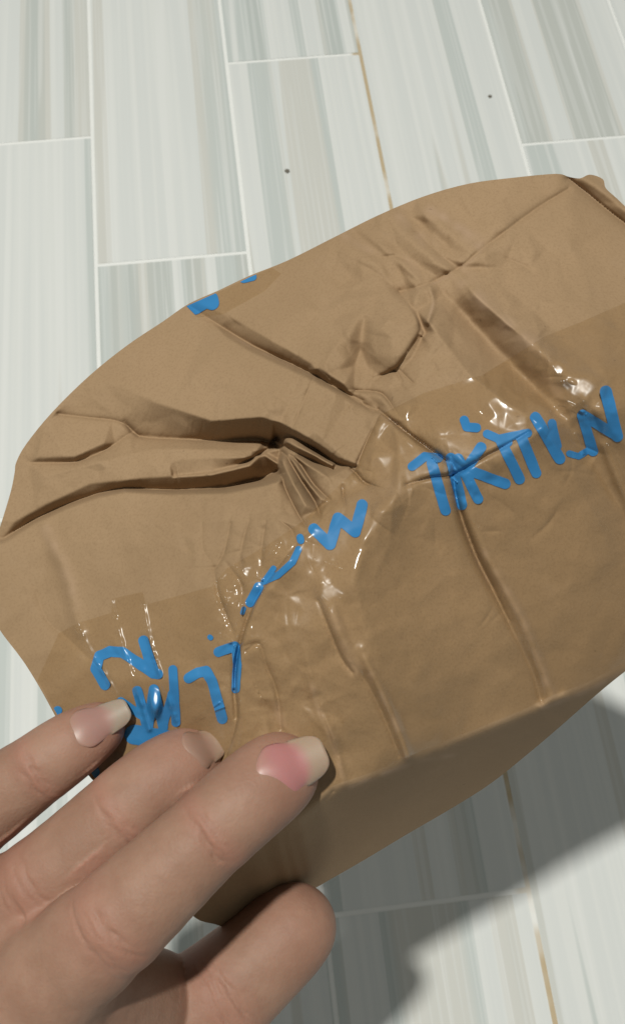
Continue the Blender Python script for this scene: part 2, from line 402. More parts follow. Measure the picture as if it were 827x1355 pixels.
# line A and the mouth of the hole
V([(165,557,.4),(184,577,1),(240,581,.9),(300,584,1),(345,583,1.4),(366,590,1.6)], 1.0, 3, 2)
V([(78,548,.5),(120,553,1),(150,556,.9),(168,563,1),(184,577,.8)], .9, 4, 2)
V([(40,612,.5),(100,611,1),(142,594,1),(176,571,.6)], .8, 5, 2)
V([(28,640,.6),(40,628,.2)], .6, 3, 2)
V([(300,622,.3),(330,608,1),(352,595,1.2)], 1.0, 2, 3)
V([(5,713,.4),(45,688,1),(90,667,1),(130,653,1),(165,646,1),(230,648,1),(300,646,1.2),(370,628,1.6)], 1.2, 4, 1.5)
V([(130,655,.3),(160,648,1),(200,650,.6),(240,657,.3)], .6, 2, 2)
for q, am in (([(372,574,.6),(388,578,1),(418,596,1.2),(445,613,1),(472,618,.5)], 1.5), ([(376,590,.8),(390,598,1),(412,609,1),(441,621,.6)], 1.3),
              ([(374,598,1),(381,606,1),(398,635,1),(417,664,1),(424,684,.4)], 1.5), ([(384,602,.8),(396,612,1),(414,640,1),(437,662,.4)], 1.2),
              ([(369,620,1),(378,647,.9),(394,679,.8),(405,698,.4)], 1.2), ([(453,642,.4),(454,655,1),(457,670,.3)], 1.2),
              ([(464,620,1.3),(472,627,1.2),(484,639,1),(508,647,.2)], 1.3)):
    V(q, am, 2.4, 2.6)
# long crease from the back edge across the rim and down the front wall
V([(240,398,.5),(302,438,.8),(335,458,1),(383,480,1.1),(417,497,1.2),(444,513,1),(480,533,.7),(505,547,.8),(547,579,1),(585,606,1.2),(596,615,.6)], 1.1, 8, 3)
V([(335,458,.2),(383,480,1),(417,497,1.2),(444,513,1.1),(480,530,.6)], .9, 3.2, 2)
V([(500,541,.5),(520,558,1),(552,583,1.2),(590,610,1.2)], 1.6, 3.5, 2.5)
V([(598,620,1.),(606,673,1.1),(627,732,1),(648,774,.8),(669,816,.6),(702,883,.4),(716,930,.5)], 2.4, 10, 7)
V([(602,650,.4),(610,680,1),(630,735,1),(650,775,.7),(672,820,.3)], .8, 2, 2)
ridge(H, [(612,665,.4),(640,730,.8),(665,775,1),(690,820,1),(712,875,1),(728,918,.9)], 1.3, 8)
V([(538,641,.6),(570,632,1),(600,628,1),(640,605,1),(672,588,1),(700,571,.6)], 1.3, 2.5, 2.5)
# fold across the lid at the upper right, with rubbed ribs above it
V([(752,250,.9),(708,277,1),(637,330,1),(613,350,1),(580,369,1),(552,380,1),(529,386,.8)], 1.2, 4, 5)
V([(470,345,.3),(500,363,.6),(528,385,.9)], 1.3, 5, 8)
V([(503,341,.6),(522,338,1),(540,345,.8)], .7, 2, 3)
V([(420,355,.5),(470,385,.4)], .8, 10, 10)
V([(545,300,.4),(575,330,.9),(600,350,.5)], 1.4, 7, 7)
# thumb-sized dent with its rim
V([(530,388,.6),(548,412,.8),(556,436,1),(538,468,1),(520,491,1),(500,497,.4)], 1.6, 10, 3)
ridge(H, [(568,380,.8),(573,400,1),(565,426,1)], 1.0, 4)
V([(496,503,.6),(520,490,.9),(532,505,.3)], .8, 2, 2)
V([(528,489,.6),(542,503,.8),(548,508,.3)], .8, 2, 2)
V([(470,517,.8),(500,519,1),(512,528,1),(520,540,.6)], 1.5, 5, 2)
V([(480,535,.8),(495,545,1),(505,538,.4)], .8, 3, 2)
V([(440,505,.8),(465,527,1),(488,540,.8)], 1.4, 8, 3)
# band dipping away between two ribs, running over the rim
V([(655,335,.3),(672,343,.8),(694,352,.8),(705,362,.2)], .6, 3, 3)
ridge(H, [(640,335,.8),(652,370,.5),(690,420,.3)], 1.2, 9)
V([(501,548,.7),(486,582,.9),(470,618,1)], .9, 3, 2)
V([(414,500,.7),(398,540,.7),(386,566,.6)], .5, 2, 2)
V([(300,437,.5),(380,480,.5)], .8, 4, 20)
# corner roll, upper right
V([(752,236,1),(775,254,1),(800,275,1),(840,306,.9)], 2.2, 5, 5)
ridge(H, [(772,236,.8),(797,252),(835,284)], 1.6, 7)
# front wall ribs pressed by the fingers
ridge(H, [(478,860,.5),(492,893,1),(517,943,1),(539,1000,1)], 1.3, 7)
V([(468,880,.4),(486,905,.8),(510,955,1),(528,1000,.7)], .9, 9, 4)
ridge(H, [(425,775,.5),(438,812,1),(456,855,1),(470,887,.7)], 1.5, 12)
V([(421,795,.6),(436,835,1),(452,872,1),(466,890,.8)], 1.0, 3, 4)
ridge(H, [(404,860,.4),(412,905,1),(424,945,1),(440,980,1),(454,1036,.9)], .9, 7)
V([(412,900,.3),(428,950,.8),(446,1000,.7)], .8, 2, 14)
V([(325,862,.6),(343,852,.6),(352,880,.8),(366,915,1),(372,965,.8)], .9, 3, 4)
ridge(H, [(352,935,.6),(362,955,1),(372,975,.6)], -1.2, 9)
V([(340,850,.4),(320,856,.8)], .6, 3, 3)
ridge(H, [(452,790,.2),(480,720,.6),(500,680,.3)], .6, 16)
V([(655,660,.3),(690,690,.5),(720,760,.2)], .6, 5, 10)
ridge(H, [(800,590,.6),(820,640,1),(850,700,.6)], 1.4, 8)
V([(441,1047,.8),(430,1060,.5)], .8, 3, 3)
ridge(H, [(716,934,1),(745,922,.8)], 1.2, 6)
# left end of the lid
ridge(H, [(58,690,.5),(75,730,1),(90,765,1),(99,810,1),(108,835,.8)], 1.1, 9)
V([(40,760,.2),(62,820,.6),(85,840,.7),(118,872,.5)], .9, 12, 5)
V([(150,715,.2),(230,700,.3),(300,700,.2)], .5, 10, 10)
V([(268,690,.4),(268,725,.7),(280,745,.3)], .5, 3, 3)
for q, am in (([(305,692,.6),(297,730,1),(285,752,.6)], .9), ([(330,688,.6),(322,715,1),(318,738,.3)], .8), ([(352,690,.6),(347,720,1),(346,748,.6)], .8),
              ([(298,735,.6),(320,728,1),(350,722,.6)], .5), ([(372,690,.6),(385,700,1),(392,716,.6)], .9), ([(300,745,.5),(320,775,1),(318,800,.4)], .8), ([(283,752,.5),(290,790,1),(308,835,.5)], .9)):
    V(q, am, 3, 5)
V([(300,1000,.6),(314,950,.9),(311,905,1),(317,855,1),(338,795,1),(372,745,.8),(410,703,.3)], 1.6, 16, 2)
V([(312,950,.8),(310,905,1),(316,857,.8),(330,812,.3)], .7, 2.5, 2)
# faceted crumpling of the paper, strongest round the dent
def crumple(step, amp, sg):
    n = int((X1 - X0) / step); pts = []
    for i in range(n + 1):
        for j in range(int((Y1 - Y0) / step) + 1):
            pts.append([(X0 + (i + rng.uniform(-.45, .45)) * step, Y0 + (j + rng.uniform(-.45, .45)) * step, float(rng.standard_normal() * amp))])
    return blur(tin(pts), sg)
_cm = sum(a * np.exp(-((GX - x) ** 2 + (GY - y) ** 2) / (2 * q * q)) for x, y, q, a in ((450, 590, 75, 1.), (600, 420, 100, 1.0), (340, 730, 60, .8), (520, 340, 70, .7), (150, 600, 80, .45), (360, 930, 70, .5), (700, 520, 80, .4))) + .16
H += (crumple(38, 1.1, 1.3) + crumple(17, .36, 1.0)) * np.minimum(_cm, 1.1)
for _ in range(110):            # fine random wrinkles
    x, y = rng.normal(470, 150), rng.normal(540, 130)
    if not (60 < x < 860 and 260 < y < 900): continue
    th = math.atan2(y - 585, x - 400) + rng.normal(0, .5) + (math.pi / 2 if rng.random() < .3 else 0); L_ = rng.uniform(10, 38); bend = rng.normal(0, .25)
    fold(H, [(x - L_ * math.cos(th), y - L_ * math.sin(th), .1), (x + L_ * bend * math.sin(th) * .5, y - L_ * bend * math.cos(th) * .5, 1.), (x + L_ * math.cos(th), y + L_ * math.sin(th), .1)], rng.uniform(.08, .30), rng.uniform(1.5, 7), rng.uniform(1.5, 3))
H += soft_noise(28, .35) + soft_noise(9, .06) + soft_noise(4, .018)

WEAR_AND_LIGHT = np.zeros((GH, GW), np.float32)          # rubbed liner on the fold crests, plus light painted on the bright rib stripes
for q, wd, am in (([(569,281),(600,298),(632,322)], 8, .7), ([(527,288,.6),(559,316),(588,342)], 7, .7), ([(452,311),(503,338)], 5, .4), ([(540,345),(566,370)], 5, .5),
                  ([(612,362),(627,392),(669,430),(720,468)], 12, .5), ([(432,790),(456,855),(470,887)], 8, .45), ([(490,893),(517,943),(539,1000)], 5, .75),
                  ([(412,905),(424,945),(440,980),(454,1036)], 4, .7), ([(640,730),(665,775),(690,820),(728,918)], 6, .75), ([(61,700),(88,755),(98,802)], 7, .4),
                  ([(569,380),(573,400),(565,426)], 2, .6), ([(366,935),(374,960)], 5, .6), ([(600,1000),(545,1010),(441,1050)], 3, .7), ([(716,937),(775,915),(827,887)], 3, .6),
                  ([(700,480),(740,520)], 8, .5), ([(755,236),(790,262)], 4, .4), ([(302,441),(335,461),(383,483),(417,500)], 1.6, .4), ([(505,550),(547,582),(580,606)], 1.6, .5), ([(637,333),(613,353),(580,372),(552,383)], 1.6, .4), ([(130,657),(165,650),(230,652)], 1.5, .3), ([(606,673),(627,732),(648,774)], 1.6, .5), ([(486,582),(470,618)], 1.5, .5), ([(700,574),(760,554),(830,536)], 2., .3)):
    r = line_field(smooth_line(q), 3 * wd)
    if r: WEAR_AND_LIGHT[r[0]] = np.maximum(WEAR_AND_LIGHT[r[0]], am * r[2] * np.exp(-(r[1] / wd) ** 2))
WEAR_AND_LIGHT *= np.clip(.7 + .5 * soft_noise(5, 1.), 0, 1.4)

def sample(G, x, y):
    fx = np.clip(x - X0, 0, GW - 1.001); fy = np.clip(y - Y0, 0, GH - 1.001); i = fx.astype(int); j = fy.astype(int); u = fx - i; v = fy - j
    return (G[j, i] * (1 - u) * (1 - v) + G[j, i + 1] * u * (1 - v) + G[j + 1, i] * (1 - u) * v + G[j + 1, i + 1] * u * v)
def resample(pts, step, closed):
    p = np.array(pts + ([pts[0]] if closed else []), float); out = []
    for a, b in zip(p[:-1], p[1:]):
        n = max(1, int(round(np.linalg.norm(b - a) / step)))
        out += [a + (b - a) * k / n for k in range(n)]
    if not closed: out.append(p[-1])
    return np.array(out)
def soften(pts, closed):         # rounds the hand-drawn polyline
    q = pts if not closed else [pts[-1]] + pts + [pts[0], pts[1]]
    s = smooth_line([(a[0], a[1]) for a in q], 4); s = [(a[0], a[1]) for a in s]
    return s[4:-4] if closed else s
def inside(poly, x, y):
    c = np.zeros(len(x), bool); p = np.asarray(poly)
    for a, b in zip(p, np.roll(p, -1, 0)):
        if a[1] == b[1]: continue
        cr = ((a[1] > y) != (b[1] > y)) & (x < (b[0] - a[0]) * (y - a[1]) / (b[1] - a[1]) + a[0]); c ^= cr
    return c
def sheet(poly, seams, step, fine=()):    # triangulated sheet in the outline, with seam lines as edges
    o = resample(poly, step, True); n = len(o); pts = [o]; edges = [(i, (i + 1) % n) for i in range(n)]; k = n
    allb = [o]
    for s in seams:
        q = resample(s, step, False); pts.append(q); edges += [(k + i, k + i + 1) for i in range(len(q) - 1)]; k += len(q); allb.append(q)
    x0, y0 = o.min(0); x1, y1 = o.max(0); gx, gy = np.meshgrid(np.arange(x0, x1, step), np.arange(y0, y1, step * .87))
    gx[1::2] += step / 2; g = np.stack([gx.ravel(), gy.ravel()], 1)
    for (a0, b0, a1, b1, st) in fine:       # boxes of finer triangles
        g = g[~((g[:, 0] > a0) & (g[:, 0] < a1) & (g[:, 1] > b0) & (g[:, 1] < b1))]
        hx, hy = np.meshgrid(np.arange(a0 + st / 2, a1, st), np.arange(b0 + st / 2, b1, st * .87)); hx[1::2] += st / 2
        g = np.vstack([g, np.stack([hx.ravel(), hy.ravel()], 1)])
    g = g[inside(o, g[:, 0], g[:, 1])]
    bd = np.concatenate(allb); cell = {}
    for q in bd: cell.setdefault((int(q[0] // 4), int(q[1] // 4)), []).append(q)
    keep = np.ones(len(g), bool)
    for i, q in enumerate(g):
        a, b = int(q[0] // 4), int(q[1] // 4)
        for da in (-1, 0, 1):
            for db in (-1, 0, 1):
                for r in cell.get((a + da, b + db), ()):
                    if (r[0] - q[0]) ** 2 + (r[1] - q[1]) ** 2 < (.62 * step) ** 2: keep[i] = False
    pts.append(g[keep]); A = np.concatenate(pts)
    vo, _, fo, ov, _, _ = delaunay_2d_cdt([Vector(p) for p in A], edges, [list(range(n))], 1, 1e-3)
    v = np.array([(p.x, p.y) for p in vo]); f = np.array([list(t) for t in fo if len(t) == 3])
    loop = np.full(n, -1)
    for i, oo in enumerate(ov):
        for q in oo:
            if q < n: loop[q] = i
    a, b, c = v[f[:, 0]], v[f[:, 1]], v[f[:, 2]]
    flip = ((b[:, 0] - a[:, 0]) * (c[:, 1] - a[:, 1]) - (b[:, 1] - a[:, 1]) * (c[:, 0] - a[:, 0])) > 0
    f[flip] = f[flip][:, ::-1]
    return v, f, loop
def vnormals(p, f):
    n = np.zeros_like(p); fn = np.cross(p[f[:, 1]] - p[f[:, 0]], p[f[:, 2]] - p[f[:, 0]])
    for k in range(3): np.add.at(n, f[:, k], fn)
    return n / (np.linalg.norm(n, axis=1, keepdims=True) + 1e-12)
def sub_mesh(name, verts, normals, faces, mat, parent, attrs):
    u = np.unique(faces); mp = np.full(len(verts), -1); mp[u] = np.arange(len(u))
    o = mesh_obj(name, verts[u], mp[faces], mat, parent)
    for k, a in attrs.items(): fattr(o.data, k, a[u])
    return o

CARD = mat_cardboard(); TAPE = mat_tape()
outl = soften(OUT, True); rim = soften(RIM, False); low = soften(LOW, False)
v2, f2, loop = sheet(outl, [rim, low], 1.8, [(340, 540, 520, 700, 1.0), (60, 540, 340, 700, 1.25), (240, 395, 520, 540, 1.15), (520, 480, 660, 700, 1.25), (660, 380, 780, 560, 1.3)])
front = P(v2[:, 0], v2[:, 1], sample(H, v2[:, 0], v2[:, 1]))
# the sides and the back, turned away from the lens
cen = np.array([25., -8., 262.]); lp = front[loop]; rings = [lp]
BACK = []
for (back, sh) in ((1.0, .004), (3.0, .02), (.35, .05), (.8, .10), (1., .22)):
    if back >= 1. and sh < .03: q = lp + (lp / lp[:, 2:]) * back
    else: q = lp + (lp / lp[:, 2:]) * (np.maximum(292 - lp[:, 2:], 8) * back)
    q[:, :2] += (cen[:2] * (q[:, 2:] / 262) - q[:, :2]) * sh; rings.append(q)
allv = [front]; faces_b = []; idx = [loop]; base_i = len(front)
for q in rings[1:]:
    allv.append(q); idx.append(np.arange(base_i, base_i + len(q))); base_i += len(q)
allv.append(np.array([[cen[0], cen[1], 296.]])); ci = base_i
for a, b in zip(idx[:-1], idx[1:]):
    for i in range(len(a)):
        j = (i + 1) % len(a); faces_b += [(a[i], a[j], b[j]), (a[i], b[j], b[i])]
for i in range(len(idx[-1])): faces_b.append((idx[-1][i], idx[-1][(i + 1) % len(idx[-1])], ci))
fb = np.array(faces_b); allv = np.concatenate(allv)
inner = allv.mean(0); fc = allv[fb].mean(1); fnn = np.cross(allv[fb[:, 1]] - allv[fb[:, 0]], allv[fb[:, 2]] - allv[fb[:, 0]])
sg = (fnn * (fc - inner)).sum(1).mean()
# lens space is left-handed: orientation is checked in world space below
PW = W(allv / 1000.)
def outward(f, cw):
    n = np.cross(PW[f[:, 1]] - PW[f[:, 0]], PW[f[:, 2]] - PW[f[:, 0]]); s = (n * (PW[f].mean(1) - cw)).sum()
    return f if s > 0 else f[:, ::-1]
cw = W(inner / 1000.); f2 = outward(f2, cw); fb = outward(fb, cw)
NW = vnormals(PW, np.concatenate([f2, fb]))
fx, fy = v2[f2].mean(1).T
under = inside(list(low) + [(860, 900), (740, 1000), (440, 1240), (240, 1300), (150, 1200)], fx, fy)
frontw = inside(list(rim) + [(1420, 465), (1420, 872), (850, 872)] + list(low)[::-1] + [(240, 1150)], fx, fy) & ~under
lid = ~under & ~frontw
wear_and_light = np.concatenate([sample(WEAR_AND_LIGHT, v2[:, 0], v2[:, 1]), np.zeros(len(allv) - len(v2))])
parcel = empty('parcel', tuple(cw), 'crushed brown cardboard parcel sealed with clear tape printed in blue letters', 'parcel')
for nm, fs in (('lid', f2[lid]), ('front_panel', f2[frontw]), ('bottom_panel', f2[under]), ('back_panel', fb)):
    sub_mesh(nm, PW, NW, fs, CARD, parcel, {'wear_and_light': wear_and_light})

# ------------------------------------------------------------------ printed tape
INK = [  # strokes of the printed letters: points, radius in px
 ([(139,906),(127,885),(132,868),(146,862),(162,863),(183,877),(203,891),(209,892)], 7.5), ([(204,890),(190,848)], 7.5),
 ([(160,928),(186,946)], 6), ([(182,914),(196,966)], 7), ([(196,966),(204,912)], 7), ([(204,912),(216,962)], 7), ([(216,962),(228,918)], 6), ([(229,886),(233,956)], 6.5),
 ([(178,972),(225,980)], 14),
 ([(250,897),(262,890),(273,888),(281,902),(288,928),(294,951)], 7.5), ([(289,863),(311,855)], 7), ([(312,855),(314,880),(312,912)], 6),
 ([(278,843),(279,844)], 3.5), ([(331,797),(342,777)], 7), ([(321,811),(323,805)], 3), ([(395,727),(387,744),(368,761),(350,769)], 4.8), ([(397,711),(398,715)], 5), ([(362,752),(352,766)], 4),
 ([(415,700),(436,720)], 8), ([(437,720),(447,685)], 8), ([(447,685),(470,704)], 8), ([(470,704),(479,668)], 8),
 ([(545,617),(562,604),(580,606)], 6.5), ([(571,612),(589,675)], 7.5), ([(596,606),(611,668)], 7.5), ([(606,607),(632,660)], 7.5), ([(636,592),(614,624)], 7.5), ([(618,622),(668,640)], 7.5),
 ([(614,556),(617,565),(630,566)], 6.5), ([(644,574),(672,586)], 6), ([(662,582),(687,634)], 7.5), ([(662,580),(698,573)], 6), ([(690,580),(709,626)], 7.5), ([(708,552),(740,607)], 8), ([(730,560),(737,590)], 6),
 ([(753,600),(765,604),(776,597)], 4.5), ([(770,550),(784,597)], 7.5), ([(770,549),(816,577)], 7.5), ([(816,577),(801,518)], 8.5), ([(838,500),(850,560)], 8),
 ([(74,944),(77,940)], 6), ([(121,1022),(118,1030)], 12), ([(258,404),(274,395)], 13), ([(280,400),(279,396)], 11), ([(322,369),(334,366)], 6),
]
def ink_sdf(x, y):
    best = np.full(len(x), 40.)
    for pts, r in INK:
        for a, b in zip(pts[:-1], pts[1:]):
            ex, ey = b[0] - a[0], b[1] - a[1]; L = ex * ex + ey * ey + 1e-9
            t = np.clip(((x - a[0]) * ex + (y - a[1]) * ey) / L, 0, 1)
            best = np.minimum(best, np.hypot(x - a[0] - t * ex, y - a[1] - t * ey) - r * .93)
    return best
def wob(pts):                    # uneven height along a wrinkle
    q = resample([p[:2] for p in smooth_line(pts, 6)], 5., False)
    return [(p[0], p[1], max(.4, 1 + .22 * rng.standard_normal())) for p in q]
TW = np.zeros((GH, GW), np.float32)            # wrinkles of the film itself
for q, am, wd in ((wob([(100,812,.3),(108,838,1),(124,868,1),(142,897,1),(162,932,1),(175,955,1)]), .40, 3.4), (wob([(148,795,.6),(152,815,1),(160,845,1),(172,885,1),(186,925,1),(198,965,1)]), .40, 3.4),
                  (wob([(190,800,.5),(196,835,1),(208,880,1),(222,920,1),(238,965,1)]), .38, 3.4), ([(286,752),(283,785),(290,800)], .7, 2), ([(294,770),(299,795)], .6, 2),
                  ([(345,732),(352,742),(368,718)], .7, 2), ([(322,755),(332,760)], 1.2, 5), ([(310,838),(318,815),(321,800)], .8, 2.2), ([(295,842),(305,850)], .7, 2), ([(312,856),(308,880),(309,910)], .8, 2),
                  ([(424,790),(432,800)], .8, 3), ([(437,782),(450,792)], .8, 4), ([(440,748),(445,750)], .8, 3), ([(720,470),(735,490),(742,505)], .7, 2.5), ([(735,505),(765,520),(790,512)], .8, 6),
                  ([(745,530),(770,545)], .6, 3), ([(758,515),(775,535)], .7, 3), ([(627,690),(631,695)], .8, 2.5), ([(632,492),(638,496)], .6, 2), ([(584,618),(592,626)], .9, 4), ([(262,950),(285,940),(298,935)], .5, 1.5),
                  ([(316,930),(322,960),(318,985)], .8, 2), ([(250,960),(290,930)], .4, 1.5), ([(805,590),(830,650)], .8, 3), ([(762,575),(772,600)], .6, 2.5)):
    ridge(TW, q, am, wd)
_rw = soft_noise(3.2, .05)
_mask = np.zeros((GH, GW), np.float32)
for q, wd in (([(300,740),(320,800),(305,850)], 30), ([(740,500),(790,528)], 34), ([(430,760),(450,790)], 22), ([(160,850),(200,930)], 26), ([(590,620),(640,690)], 18)):
    r = line_field(q, 3 * wd); _mask[r[0]] = np.maximum(_mask[r[0]], np.exp(-(r[1] / wd) ** 2))
TW += _rw * (_mask * 1.6 + .02)
r = line_field([(735,498),(765,512),(795,524)], 90); TW[r[0]] += soft_noise(4.2, .20)[r[0]] * np.exp(-(r[1] / 20) ** 2)
SCUFF = np.zeros((GH, GW), np.float32)
r = line_field([(425,735,.6),(450,690,1),(500,655,1),(545,636,1),(600,612,.7),(700,572,.8),(735,560,.2)], 60); SCUFF[r[0]] = r[2] * np.exp(-(r[1] / 24) ** 2)
HT = H + TW * 1.35 - .28
def lift(cx, cy, nx, ny, rad):   # film standing off the card as a blister facing (nx, ny)
    global HT
    sx, sy = nx * HT[cy - Y0, cx - X0] / F, -ny * HT[cy - Y0, cx - X0] / F
    pl = sx * (GX - cx) + sy * (GY - cy); m_ = np.exp(-(((GX - cx) / rad[0]) ** 2 + ((GY - cy) / rad[1]) ** 2) ** 2)
    z0 = np.percentile((H - .2 - pl)[m_ > .35], 6); HT = HT * (1 - m_) + (pl + z0 + LN) * m_; SCUFF[:] = np.maximum(SCUFF, .28 * m_)
LN = soft_noise(2.6, .028) + soft_noise(5, .03)
HT = np.minimum(HT + _rw * .5 * np.clip(_mask, 0, 1), H - .15)
lift(765, 512, -.25, .16, (34, 20)); lift(738, 488, -.23, .16, (11, 12)); lift(436, 784, -.09, .28, (15, 12)); lift(327, 757, -.04, .27, (8, 11)); lift(590, 620, -.16, .2, (9, 8)); lift(206, 925, .01, .33, (9, 22))
HT = np.minimum(HT, H - .10)
def tape(poly, fine=()):
    v, f, _ = sheet(poly, [], 2.0, fine)
    p = W(P(v[:, 0], v[:, 1], sample(HT, v[:, 0], v[:, 1])) / 1000.)
    n = np.cross(p[f[:, 1]] - p[f[:, 0]], p[f[:, 2]] - p[f[:, 0]]); 
    if (n * (p[f].mean(1) - cw)).sum() < 0: f = f[:, ::-1]
    o = mesh_obj('tape', p, f, TAPE, parcel); fattr(o.data, 'ink', ink_sdf(v[:, 0], v[:, 1])); fattr(o.data, 'scuff', sample(SCUFF, v[:, 0], v[:, 1])); return o
tape([(50,900),(78,838),(104,824),(147,811),(149,792),(189,783),(193,800),(280,776),(300,752),(352,722),(400,690),(440,650),(470,622),(486,582),(502,549),(560,520),(640,495),(720,445),(770,425),(827,400),(900,375),
      (1000,360),(1090,560),(1090,650),(1000,740),(880,842),(827,876),(775,904),(730,920),(690,940),(620,968),(545,999),(500,1019),(441,1039),(396,1072),(352,1076),(300,1088),(260,1090),(180,1085),(124,1027),(102,994),(76,945)], [(92, 730, 345, 995, 1.1), (395, 735, 470, 830, 1.3), (700, 455, 850, 660, 1.3), (560, 600, 645, 700, 1.3)])
tape([(247,405),(262,420),(296,415),(350,385),(372,362),(360,354),(330,367),(290,386)])

# ------------------------------------------------------------------ hand
def J(px, py, mm, rpx): return np.array([*P(px, py, mm), rpx * mm / F])
FING = {
 'index':  [J(-10,1362,212,84), J(160,1213,203,66), J(285,1095,205,55), J(330,1055,207.5,54), J(370,1022,211,52)],
 'middle': [J(-130,1300,228,80), J(60,1166,219,60), J(168,1070,219,54), J(215,1033,220.5,51), J(250,1011,223,46)],
 'ring':   [J(-230,1230,240,76), J(-40,1083,226,55), J(60,1011,223,44), J(100,983,224,39), J(134,962,226,31)],
 'little': [J(-310,1180,252,64), J(-190,1040,244,46), J(-120,975,240,38), J(-75,948,238,32)],
 'thumb':  [J(60,1480,238,96), J(180,1400,244,80), J(300,1307,247,66), J(352,1262,249,59), J(390,1226,251,55)],
}
PALM = [(J(-10,1362,216,80), J(-150,1640,236,120)), (J(-130,1300,228,78), J(-260,1620,244,118)), (J(-230,1230,240,72), J(-340,1580,252,105)), (J(-310,1180,252,60), J(-400,1560,258,90)),
        (J(60,1480,238,94), J(-190,1640,244,120)), (J(-200,1620,240,118), J(-420,2100,250,130)), (J(-330,1600,250,110), J(-520,2080,262,120)),
        (J(-10,1375,216,76), J(110,1440,238,78)), (J(40,1350,220,62), J(150,1380,240,60)), (J(50,1350,217,68), J(188,1338,241,60)), (J(110,1300,213,52), J(205,1332,244,58))]
VOX = .5
LO3 = np.array([-150., -265., 180.]); HI3 = np.array([14., -38., 300.])
DIM = np.ceil((HI3 - LO3) / VOX).astype(int)
def cone(S, a, b, k, axes):      # round-cone distance, merged with smooth minimum k (mm)
    pad = 14.; lo = np.minimum(a[:3] - a[3], b[:3] - b[3]) - pad; hi = np.maximum(a[:3] + a[3], b[:3] + b[3]) + pad
    i0 = np.clip(((lo - LO3) / VOX).astype(int), 0, DIM - 1); i1 = np.clip(((hi - LO3) / VOX).astype(int) + 1, 1, DIM)
    if (i1 <= i0).any(): return
    sl = tuple(slice(p, q) for p, q in zip(i0, i1))
    x = axes[0][sl[0]][:, None, None]; y = axes[1][sl[1]][None, :, None]; z = axes[2][sl[2]][None, None, :]
    d = b[:3] - a[:3]; L = float(d @ d) + 1e-6
    t = np.clip(((x - a[0]) * d[0] + (y - a[1]) * d[1] + (z - a[2]) * d[2]) / L, 0, 1)
    q = np.sqrt((x - a[0] - t * d[0]) ** 2 + (y - a[1] - t * d[1]) ** 2 + (z - a[2] - t * d[2]) ** 2) - (a[3] + t * (b[3] - a[3]))
    s = S[sl]; h = np.maximum(k - np.abs(s - q), 0) / k
    S[sl] = np.minimum(s, q) - h * h * k * .25
AX = [(LO3[i] + VOX * np.arange(DIM[i])).astype(np.float32) for i in range(3)]
S = np.full(DIM, 30., np.float32)
for a, b in PALM: cone(S, a, b, 12., AX)
def bez(js):                     # subdivide a finger so that its joints bend softly
    p = np.array(js); e = np.vstack([2 * p[0] - p[1], p, 2 * p[-1] - p[-2]]); out = []
    for i in range(1, len(e) - 2):
        for t in np.linspace(0, 1, 4, endpoint=False):
            cr = .5 * (2 * e[i] + (e[i + 1] - e[i - 1]) * t + (2 * e[i - 1] - 5 * e[i] + 4 * e[i + 1] - e[i + 2]) * t ** 2 + (3 * e[i] - e[i - 1] - 3 * e[i + 1] + e[i + 2]) * t ** 3)
            out.append(.5 * cr + .5 * (e[i] + (e[i + 1] - e[i]) * t))
    return out + [p[-1]]
for nm in ('little', 'ring', 'middle', 'index', 'thumb'):
    T = np.full(DIM, 30., np.float32)
    js = bez(FING[nm])
    for a, b in zip(js[:-1], js[1:]): cone(T, a, b, 2.0, AX)
    # fleshy web only near the palm end
    r0 = FING[nm][0]; dist = np.sqrt((AX[0][:, None, None] - r0[0]) ** 2 + (AX[1][None, :, None] - r0[1]) ** 2 + (AX[2][None, None, :] - r0[2]) ** 2)
    k = .35 + 9.65 * np.clip(1 - (dist - 14) / 22, 0, 1); del dist
    h = np.maximum(k - np.abs(S - T), 0) / k; S = np.minimum(S, T) - h * h * k * .25
    del T, h, k
def surface_nets(S):
    ins = S < 0
    c = np.zeros(tuple(np.array(S.shape) - 1), np.int8)
    for i in (0, 1):
        for j in (0, 1):
            for k in (0, 1): c += ins[i:S.shape[0] - 1 + i, j:S.shape[1] - 1 + j, k:S.shape[2] - 1 + k]
    act = np.argwhere((c > 0) & (c < 8)); ID = np.full(c.shape, -1, np.int32); ID[tuple(act.T)] = np.arange(len(act))
    acc = np.zeros((len(act), 3)); cnt = np.zeros(len(act))
    corners = [(i, j, k) for i in (0, 1) for j in (0, 1) for k in (0, 1)]
    for a in corners:
        for ax in range(3):
            if a[ax]: continue
            b = list(a); b[ax] = 1
            sa = S[tuple((act + a).T)]; sb = S[tuple((act + b).T)]; m_ = (sa < 0) != (sb < 0)
            t = np.where(m_, sa / np.where(m_, sa - sb, 1), 0); p = np.array(a)[None] + np.zeros((len(act), 3)); p[:, ax] = t
            acc[m_] += p[m_]; cnt[m_] += 1
    V_ = act + acc / cnt[:, None]; Fq = []
    for ax in range(3):
        o1, o2 = [i for i in range(3) if i != ax]
        sl0 = [slice(None)] * 3; sl1 = [slice(None)] * 3; sl0[ax] = slice(0, -1); sl1[ax] = slice(1, None)
        A, B = ins[tuple(sl0)], ins[tuple(sl1)]; e = np.argwhere(A != B)
        e = e[(e[:, o1] > 0) & (e[:, o2] > 0) & (e[:, o1] < S.shape[o1] - 1) & (e[:, o2] < S.shape[o2] - 1)]
        q = []
        for d1_, d2_ in ((-1, -1), (0, -1), (0, 0), (-1, 0)):
            g = e.copy(); g[:, o1] += d1_; g[:, o2] += d2_; q.append(ID[tuple(g.T)])
        q = np.stack(q, 1); fl_ = A[tuple(e.T)] ^ (ax == 1); q[fl_] = q[fl_][:, ::-1]; Fq.append(q)
    return V_, np.concatenate(Fq)
